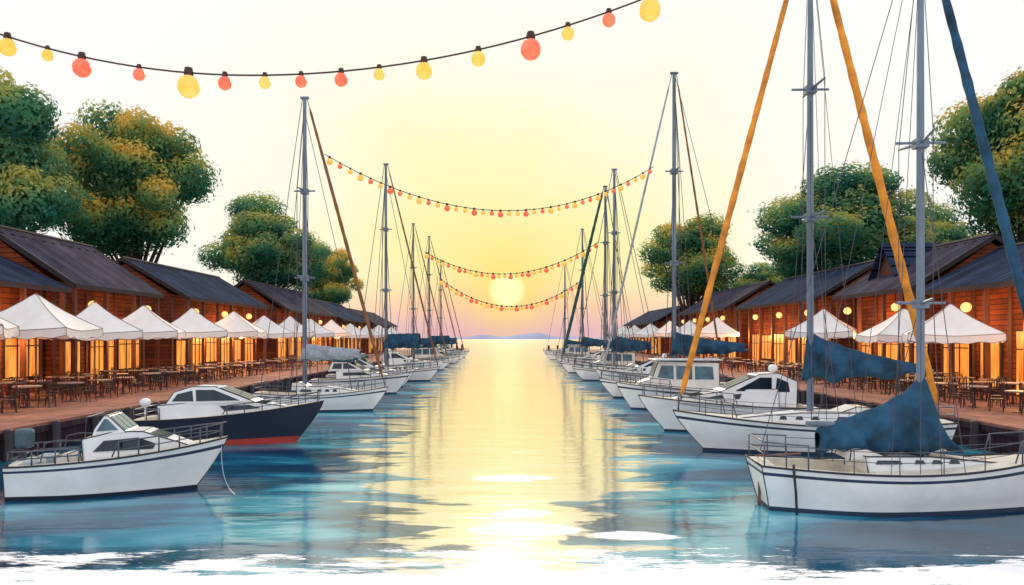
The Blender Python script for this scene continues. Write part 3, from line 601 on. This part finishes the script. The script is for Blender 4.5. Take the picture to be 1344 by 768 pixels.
# ------------------------------------------------------------------ restaurants
def lamp_light(x, y, z, w):
    l = bpy.data.lights.new('restaurant_light', 'POINT'); l.energy = w; l.color = (1, .46, .14); l.shadow_soft_size = .25
    o = bpy.data.objects.new('restaurant_light', l); COL.objects.link(o); o.location = (x, y, z); return o
def restaurant(sx, y0, y1, ez, rz, roof, label, lit=1, dormer=None):
    W = 26.0; cx = sx*W; cy = (y0+y1)/2; hl = (y1-y0)/2
    r = root('restaurant', label, 'restaurant', (cx, cy, QZ), 0, 'timber restaurants along the promenade')
    E = ez-QZ; R = rz-QZ
    X = lambda a: sx*a
    mb = MB(); sec = [(X(0), .003), (X(7.2), .003), (X(7.2), E+.35), (X(3.6), R-.25), (X(0), E+.35)]
    mb.add([(x, -hl, z) for x, z in sec]+[(x, hl, z) for x, z in sec], [(0, 1, 2, 3, 4), (9, 8, 7, 6, 5)]+[(i, 5+i, 5+(i+1) % 5, (i+1) % 5) for i in range(5)])
    wall = mb.obj('wall', 'wall', r)
    mb = MB(); o = .35
    for a, b in ((-1.5, 3.6), (8.7, 3.6)):
        mb.slab([(X(a), -hl-o, E), (X(a), hl+o, E), (X(b), hl+o, R), (X(b), -hl-o, R)], (0, 0, .16))
    ro = mb.obj('roof', roof, r)
    mb = MB(); mb.tube([(X(3.6), -hl-o, R+.17), (X(3.6), hl+o, R+.17)], .12, 6)
    for s2 in (-1, 1):
        for a in (-1.5, 8.7): mb.slab([(X(a), s2*(hl+o+.02), E-.12), (X(3.6), s2*(hl+o+.02), R-.12), (X(3.6), s2*(hl+o+.02), R+.20), (X(a), s2*(hl+o+.02), E+.20)], (0, s2*.06, 0))
    mb.box((X(-1.54), 0, E+.02), (.06, 2*hl+2*o, .26)); mb.obj('fascia', 'trim', ro)
    if dormer is not None:
        mb = MB(); yd = dormer; a, b = 0.6, 5.5; zb = E+1.3; zt = R+.35; w = 2.1
        mb.add([(X(a), yd-w, zb-.8), (X(a), yd+w, zb-.8), (X(a), yd, zt-.15), (X(b), yd-w, zb-.8), (X(b), yd+w, zb-.8), (X(b), yd, zt-.15)], [(0, 1, 2), (3, 5, 4), (0, 3, 4, 1), (0, 2, 5, 3), (1, 4, 5, 2)]); d = mb.obj('dormer', 'post', ro)
        mb = MB()
        for s2 in (-1, 1): mb.slab([(X(a-.5), yd+s2*(w+.5), zb-1.0), (X(b), yd+s2*(w+.5), zb-1.0), (X(b), yd, zt), (X(a-.5), yd, zt)], (0, 0, .16))
        mb.obj('dormer_roof', 'roofA', d)
    nb = max(2, round((y1-y0)/3.3)); bw = 2*hl/nb
    for i in range(nb+1):
        mb = MB(); y = -hl+i*bw; mb.box((X(-1.25), y if 0 < i < nb else y*.995, E/2+.05), (.22, .22, E-.1)); mb.box((X(-.03), y*.99, E/2), (.10, .26, E)); mb.obj('post', 'post', r)
    for i in range(nb):
        y = -hl+(i+.5)*bw; k = (i*3+int(y0)) % 4
        if k == 3:
            mb = MB(); mb.box((X(-.05), y, 1.45), (.08, bw*.62, 2.9)); f = mb.obj('door', 'trim', r)
            for s2 in (-1, 1): mb = MB(); mb.box((X(-.10), y+s2*bw*.14, 1.5), (.04, bw*.22, 2.5)); mb.obj('door_glass', 'window', f)
        else:
            z0, z1 = (.1, 3.3) if k != 1 else (.9, 3.2); ww = bw*(.78 if k else .6)
            mb = MB(); mb.box((X(-.05), y, (z0+z1)/2), (.08, ww+.2, z1-z0+.2)); f = mb.obj('window', 'trim', r)
            mb = MB(); mb.box((X(-.10), y, (z0+z1)/2), (.04, ww, z1-z0)); mb.obj('pane', 'window', f)
            mb = MB()
            for q in ((-.17, .17) if ww > 1.8 else (0,)): mb.box((X(-.14), y+ww*q, (z0+z1)/2), (.05, .07, z1-z0))
            mb.box((X(-.14), y, z0+(z1-z0)*.72), (.052, ww, .07)); mb.obj('frame', 'trim', f)
        if i % 2 == 0:
            mb = MB(); zl = E-.95; mb.lathe(sphere_prof(.27, 8), (X(-1.0), y+bw*.2, zl), 14, 0); mb.tube([(X(-1.0), y+bw*.2, zl+.2), (X(-1.0), y+bw*.2, E+.3)], .02, 4, 1); mb.obj('lamp', ['globe', 'trim'], r, smooth=True)
    n = max(1, round((y1-y0)/7)) if lit else 0
    for i in range(n):
        l = lamp_light(X(-1.9), -hl+(i+.5)*2*hl/n, 3.2, 560); l.parent = r
    return r
restaurant(-1, 25, 42.5, 6.6, 8.9, 'roofA', 'timber waterfront restaurant with slate blue roof and lit windows')
restaurant(-1, 43.6, 54, 6.9, 10.3, 'roofB', 'taller timber restaurant with grey seamed roof')
restaurant(-1, 59, 78, 7.0, 10.0, 'roofA', 'timber restaurant with slate blue roof and lit windows')
restaurant(-1, 86, 110, 7.0, 10.3, 'roofB', 'timber restaurant with weathered grey roof and lit windows')
restaurant(-1, 114, 136, 6.6, 9.6, 'roofA', 'low timber restaurant with slate blue roof', 0)
restaurant(-1, 142, 170, 6.4, 9.2, 'roofB', 'low timber restaurant with grey roof', 0)
restaurant(1, 27, 45.5, 6.6, 9.2, 'roofA', 'timber waterfront restaurant with slate blue roof')
restaurant(1, 46.6, 57, 6.9, 10.1, 'roofB', 'timber restaurant with gabled dormer and grey brown roof', 1, 1.4)
restaurant(1, 61, 81, 7.0, 10.0, 'roofA', 'timber restaurant with slate blue roof and glowing doors')
restaurant(1, 86, 109, 7.2, 10.2, 'roofB', 'timber restaurant with weathered grey roof and lit windows')
restaurant(1, 128, 160, 6.4, 9.2, 'roofA', 'low timber restaurant with slate blue roof', 0)

# ------------------------------------------------------------------ canopies, tables, chairs
def umbrella():
    r = root('market_umbrella', 'white peaked canopy on a wooden pole over the tables', 'umbrella', (0, 0, 0), 0, 'white canopies along the promenade')
    mb = MB(); prof = [(0.004, 5.10), (.07, 4.98), (.2, 4.70), (.4, 4.32), (.62, 3.98), (.82, 3.70), (1, 3.47), (1.01, 3.12)]; K = 8; vs = []
    for q, (f, z) in enumerate(prof):
        for s in range(4):
            for k in range(K):
                a = -1+2*k/K; x, y = ((a, -1), (1, a), (-a, 1), (-1, -a))[s]
                rr = 2.2*f*(1-.08*(1-a*a)*f)
                dip = .15*(1-abs(a)**1.5)*math.sin(math.pi*min(1, f*.62+.05))
                scal = .09*abs(math.sin(a*math.pi*2)) if q == len(prof)-1 else 0
                vs.append((x*rr, y*rr, z-dip-scal))
    n = 4*K; fs = [(i*n+j, i*n+(j+1) % n, (i+1)*n+(j+1) % n, (i+1)*n+j) for i in range(len(prof)-1) for j in range(n)]
    mb.add(vs, fs); cn = mb.obj('canopy', 'canopy', r)
    mb = MB()
    for s in range(4): mb.tube([Vector(vs[q*n+s*K])+Vector((0, 0, .012)) for q in range(len(prof))], .018, 4)
    for lv, rr in ((6, .016), (7, .014)):
        rim = [Vector(vs[lv*n+j]) for j in range(n)]; mb.tube([Vector((p.x*1.004, p.y*1.004, p.z)) for p in rim+[rim[0]]], rr, 4)
    mb.obj('seam', 'pole', cn)
    mb = MB(); mb.tube([(0, 0, .05), (0, 0, 5.14)], .05, 8); mb.box((0, 0, .06), (.7, .7, .1))
    for a in (1, -1):
        for b in (1, -1): mb.tube([(0, 0, 4.1), (a*2.1, b*2.1, 3.42)], .025, 4)
    mb.obj('pole', 'pole', r); return r
U = None
for sx, ys in ((-1, (30.5, 36, 41.2, 47.2, 53.8, 62.5, 70, 78, 87, 97, 108, 120, 133, 148)), (1, (38, 43, 54, 81, 93, 105, 118, 132, 147))):
    for i, y in enumerate(ys):
        xx = sx*22.3+random.uniform(-.2, .2); sc = random.uniform(.96, 1.05)*(.90 if sx > 0 and y < 50 else 1); yw = (.42, .15, .55, .3)[i % 4]*-sx
        if U is None: U = umbrella(); U.location = (xx, y, QZ); U.rotation_euler = (0, 0, .45)
        else: copy_thing(U, (xx, y, QZ), yw, sc)
def chair_mesh(parts, parent):
    for nm, fn in parts: mb = MB(); fn(mb); mb.obj(nm, 'chair', parent)
def seat(mb): mb.box((0, 0, .5), (.46, .46, .05))
def backr(mb):
    mb.tube([(-.2, .21, .5), (-.21, .27, 1.02), (0, .29, 1.07), (.21, .27, 1.02), (.2, .21, .5)], .022, 5)
    for x in (-.1, 0, .1): mb.tube([(x, .22, .52), (x, .285, 1.05)], .016, 4)
def legf(x, y): return lambda mb: mb.tube([(x, y, .49), (x*1.15, y*1.2, 0)], .022, 5)
full = root('chair', 'dark metal bistro chair with slatted back', 'chair', (0, 0, 0), 0, 'bistro chairs on the promenade')
chair_mesh([('seat', seat), ('backrest', backr)]+[('leg', legf(x, y)) for x in (-.2, .2) for y in (-.2, .2)], full)
mb = MB(); seat(mb); backr(mb); [legf(x, y)(mb) for x in (-.2, .2) for y in (-.2, .2)]
small = mb.obj('chair', 'chair'); tag(small, 'dark metal bistro chair with slatted back', 'chair', 'bistro chairs on the promenade')
tb = root('table', 'round cafe table with pale top and dark pedestal', 'table', (0, 0, 0), 0, 'cafe tables on the promenade')
mb = MB(); mb.lathe([(.54, 0), (.56, .02), (.56, .05), (.54, .06)], (0, 0, .86), 20); mb.obj('table_top', 'table', tb)
mb = MB(); mb.lathe([(.3, 0), (.28, .03), (.05, .07), (.035, .2), (.035, .88)], (0, 0, 0), 12); mb.obj('pedestal', 'chair', tb)
usedF = usedS = usedT = False; nch = 0
for sx in (-1, 1):
    for row, xr in enumerate((20.4, 22.7, 24.3)):
        y = (27.5, 28.8, 30.0)[row]
        while y < (96, 84, 58)[row]:
            X, Y = sx*(xr+random.uniform(-.3, .3)), y+random.uniform(-.3, .3)
            if not usedT: tb.location = (X, Y, QZ); usedT = True
            else: copy_thing(tb, (X, Y, QZ), 0, random.uniform(.95, 1.08))
            a0 = random.uniform(0, 6.28)
            for q in range(3 if y < 60 else 2):
                a = a0+q*(2.1 if y < 60 else 3.1)+random.uniform(-.2, .2); cx, cy = X+math.cos(a)*.82, Y+math.sin(a)*.82
                yaw = a-math.pi/2+random.uniform(-.25, .25)
                if y < 46:
                    if not usedF: full.location = (cx, cy, QZ); full.rotation_euler = (0, 0, yaw); usedF = True
                    else: copy_thing(full, (cx, cy, QZ), yaw)
                else:
                    if not usedS: small.location = (cx, cy, QZ); small.rotation_euler = (0, 0, yaw); usedS = True
                    else: c = small.copy(); COL.objects.link(c); c.location = (cx, cy, QZ); c.rotation_euler = (0, 0, yaw)
                nch += 1
            y += 2.7 if y < 60 else 3.6
print('chairs', nch)

# ------------------------------------------------------------------ trees
def tree(seed, leaf, nleaf=56000):
    rs = np.random.RandomState(seed)
    r = root('tree', 'tall broadleaf tree with dense rounded green crown', 'tree', (0, 0, 0), 0, 'trees behind the restaurants')
    mb = MB(); mb.tube([(0, 0, -.3), (.1, 0, 3), (-.1, .1, 7), (.1, 0, 11), (0, 0, 15)], [.62, .45, .38, .26, .12], 9)
    lob = []
    for i in range(42):
        a = rs.uniform(0, 2*math.pi); ph = math.acos(rs.uniform(-.75, 1)); q = rs.uniform(.55, 1.0)
        c = np.array([math.sin(ph)*math.cos(a)*6.5*q, math.sin(ph)*math.sin(a)*6.5*q, 16.1+math.cos(ph)*7.1*q]); lob.append((c, rs.uniform(1.2, 2.8)))
    lob.append((np.array([0, 0, 16.]), 4.6)); lob.append((np.array([0, 0, 19.5]), 3.4)); lob.append((np.array([0, 0, 13.]), 3.2))
    for c, rr in lob[:16]:
        z0 = rs.uniform(4.5, 9); mid_ = (c[0]*.5, c[1]*.5, z0+(c[2]-z0)*.5+.1)
        mb.tube([(0, 0, z0), mid_, tuple(c)], [.24, .15, .05], 6)
    mb.obj('trunk', 'bark', r, smooth=True)
    w = np.array([l[1]**2 for l in lob]); w = w/w.sum()
    idx = rs.choice(len(lob), nleaf, p=w)
    C = np.array([l[0] for l in lob])[idx]; R = np.array([l[1] for l in lob])[idx]
    d = rs.normal(size=(nleaf, 3)); d /= np.linalg.norm(d, axis=1)[:, None]
    rad_ = R*(rs.uniform(0, 1, nleaf)**.22)*(1+.14*np.abs(rs.normal(size=nleaf))*(rs.rand(nleaf) > .55)+.10*np.sin(d[:, 0]*7+idx)*np.sin(d[:, 2]*6+idx*2))
    P = C+d*rad_[:, None]*np.array([1.08, 1.08, .86])
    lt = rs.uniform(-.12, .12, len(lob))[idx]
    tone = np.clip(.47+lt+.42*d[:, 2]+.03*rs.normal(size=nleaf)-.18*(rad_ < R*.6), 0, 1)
    nrm = d*1.5+rs.normal(size=(nleaf, 3))*.35; nrm /= np.linalg.norm(nrm, axis=1)[:, None]
    ref = rs.normal(size=(nleaf, 3)); u = np.cross(nrm, ref); u /= np.linalg.norm(u, axis=1)[:, None]; v = np.cross(nrm, u)
    s = rs.uniform(.10, .24, nleaf)[:, None]
    q = [P+u*s*1.3, P+v*s*.6+nrm*s*.2, P-u*s*1.1, P-v*s*.6]
    V = np.stack(q, 1).reshape(-1, 3); me = bpy.data.meshes.new('crown')
    n5 = nleaf*4; me.vertices.add(n5); me.vertices.foreach_set('co', V.ravel()); me.loops.add(n5); me.loops.foreach_set('vertex_index', np.arange(n5))
    me.polygons.add(nleaf); me.polygons.foreach_set('loop_start', np.arange(0, n5, 4)); me.polygons.foreach_set('loop_total', np.full(nleaf, 4))
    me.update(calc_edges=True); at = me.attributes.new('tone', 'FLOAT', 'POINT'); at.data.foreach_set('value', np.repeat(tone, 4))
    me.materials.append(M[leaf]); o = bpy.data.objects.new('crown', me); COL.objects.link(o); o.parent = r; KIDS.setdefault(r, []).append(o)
    return r
T = [tree(3, 'leaf'), tree(11, 'leaf2'), tree(23, 'leaf')]
used = [False]*3
def put(k, x, y, sw, sh, yaw, lab=None):
    if not used[k]: t = T[k]; used[k] = True; t.location = (x, y, .9); t.rotation_euler = (0, 0, yaw); t.scale = (sw, sw, sh)
    else: t = copy_thing(T[k], (x, y, .9), yaw, (sw, sw, sh))
    if lab: t['label'] = lab
put(0, -41.5, 60, .98, 1.02, .4)
put(1, -37.2, 76, 1.0, 1.08, 2.0)
put(2, -34.5, 107, 1.08, .93, 1.0)
put(1, -34.5, 148, .84, .88, 3.0, 'smaller broadleaf tree beyond the restaurants')
put(1, 42, 61, 1.0, 1.02, 4.0)
put(2, 37.5, 84, 1.26, .88, 2.2, 'wide spreading broadleaf tree behind the restaurants')
put(1, 29.0, 122, 1.06, .93, 5.2, 'rounded broadleaf tree with warm sunlit foliage')
put(0, 46, 132, .9, .66, 1.1); put(2, 54, 96, .9, .80, .3)

# ------------------------------------------------------------------ sky, sun, camera
w = bpy.data.worlds.new('World'); scene.world = w; w.use_nodes = True; nt = w.node_tree
bg = nt.nodes['Background']; tc = nn(nt, 'ShaderNodeTexCoord'); sp = nn(nt, 'ShaderNodeSeparateXYZ'); nt.links.new(tc.outputs['Generated'], sp.inputs[0])
dx, dy, dz = sp.outputs
u = mth(nt, 'ARCTAN2', dx, dy); v = mth(nt, 'ARCSINE', dz)
nz = nn(nt, 'ShaderNodeTexNoise'); nz.inputs['Scale'].default_value = 3.2; nz.inputs['Detail'].default_value = 6; nz.inputs['Roughness'].default_value = .6; nt.links.new(tc.outputs['Generated'], nz.inputs[0])
wob = mth(nt, 'MULTIPLY_ADD', nz.outputs[0], 1.6, -.8)
def gauss(cu, cv, su, sv, amp, nzs=0.0):
    a = mth(nt, 'POWER', mth(nt, 'ABSOLUTE', mth(nt, 'DIVIDE', mth(nt, 'SUBTRACT', u, cu), su)), 2)
    b = mth(nt, 'POWER', mth(nt, 'ABSOLUTE', mth(nt, 'DIVIDE', mth(nt, 'SUBTRACT', v, cv), sv)), 2)
    q = mth(nt, 'ADD', a, b)
    if nzs: q = mth(nt, 'MAXIMUM', mth(nt, 'ADD', q, mth(nt, 'MULTIPLY', wob, nzs)), 0)
    return mth(nt, 'MULTIPLY', mth(nt, 'POWER', 2.718, mth(nt, 'MULTIPLY', q, -1)), amp, clamp=True)
back = nn(nt, 'ShaderNodeMapRange'); back.interpolation_type = 'SMOOTHSTEP'; nt.links.new(dy, back.inputs[0]); back.inputs[1].default_value = .35; back.inputs[2].default_value = -.5
col = mixc(nt, back.outputs[0], (1.0, 1.0, 1.0), (.95, .99, 1.08))
col = mixc(nt, gauss(0, .13, .37, .225, .95, 1.1), col, (1.0, .95, .52))
col = mixc(nt, gauss(0, .095, .20, .09, .85, .4), col, (1.0, .84, .30))
col = mixc(nt, gauss(0, .036, .28, .034, .88, .3), col, (.97, .57, .36))
col = mixc(nt, gauss(0, .004, .32, .028, .92, .3), col, (.74, .42, .52))
r_ = mth(nt, 'SQRT', mth(nt, 'ADD', mth(nt, 'POWER', mth(nt, 'ABSOLUTE', u), 2), mth(nt, 'POWER', mth(nt, 'ABSOLUTE', mth(nt, 'SUBTRACT', v, .062)), 2)))
halo = mth(nt, 'MULTIPLY', mth(nt, 'POWER', 2.718, mth(nt, 'MULTIPLY', mth(nt, 'POWER', mth(nt, 'DIVIDE', r_, .055), 2), -1)), .85)
col = mixc(nt, halo, col, (1.02, .76, .18))
disc = nn(nt, 'ShaderNodeMapRange'); disc.interpolation_type = 'SMOOTHSTEP'; nt.links.new(r_, disc.inputs[0]); disc.inputs[1].default_value = .027; disc.inputs[2].default_value = .015
col = mixc(nt, disc.outputs[0], col, (1.3, 1.12, .52))
nt.links.new(col, bg.inputs[0]); bg.inputs[1].default_value = 1.0
sky = nn(nt, 'ShaderNodeTexSky'); sky.sky_type = 'NISHITA'; sky.sun_disc = False; sky.sun_elevation = rad(24); sky.sun_rotation = 0
bg2 = nn(nt, 'ShaderNodeBackground'); nt.links.new(sky.outputs[0], bg2.inputs[0]); bg2.inputs[1].default_value = .001
ad = nn(nt, 'ShaderNodeAddShader'); nt.links.new(bg.outputs[0], ad.inputs[0]); nt.links.new(bg2.outputs[0], ad.inputs[1])
nt.links.new(ad.outputs[0], nt.nodes['World Output'].inputs[0])
sl = bpy.data.lights.new('sun', 'SUN'); sl.energy = 1.6; sl.angle = rad(3); sl.color = (1, .80, .55)
so = bpy.data.objects.new('sun', sl); COL.objects.link(so); so.rotation_euler = (-rad(90-24), 0, 0)

cam = bpy.data.cameras.new('camera'); co = bpy.data.objects.new('camera', cam); COL.objects.link(co)
co.location = (0, 0, 4.0); co.rotation_euler = (rad(90), 0, 0)
cam.sensor_width = 36; cam.lens = 26.8; cam.shift_y = 0.0439; cam.shift_x = .005; cam.clip_start = .1; cam.clip_end = 9000
scene.camera = co
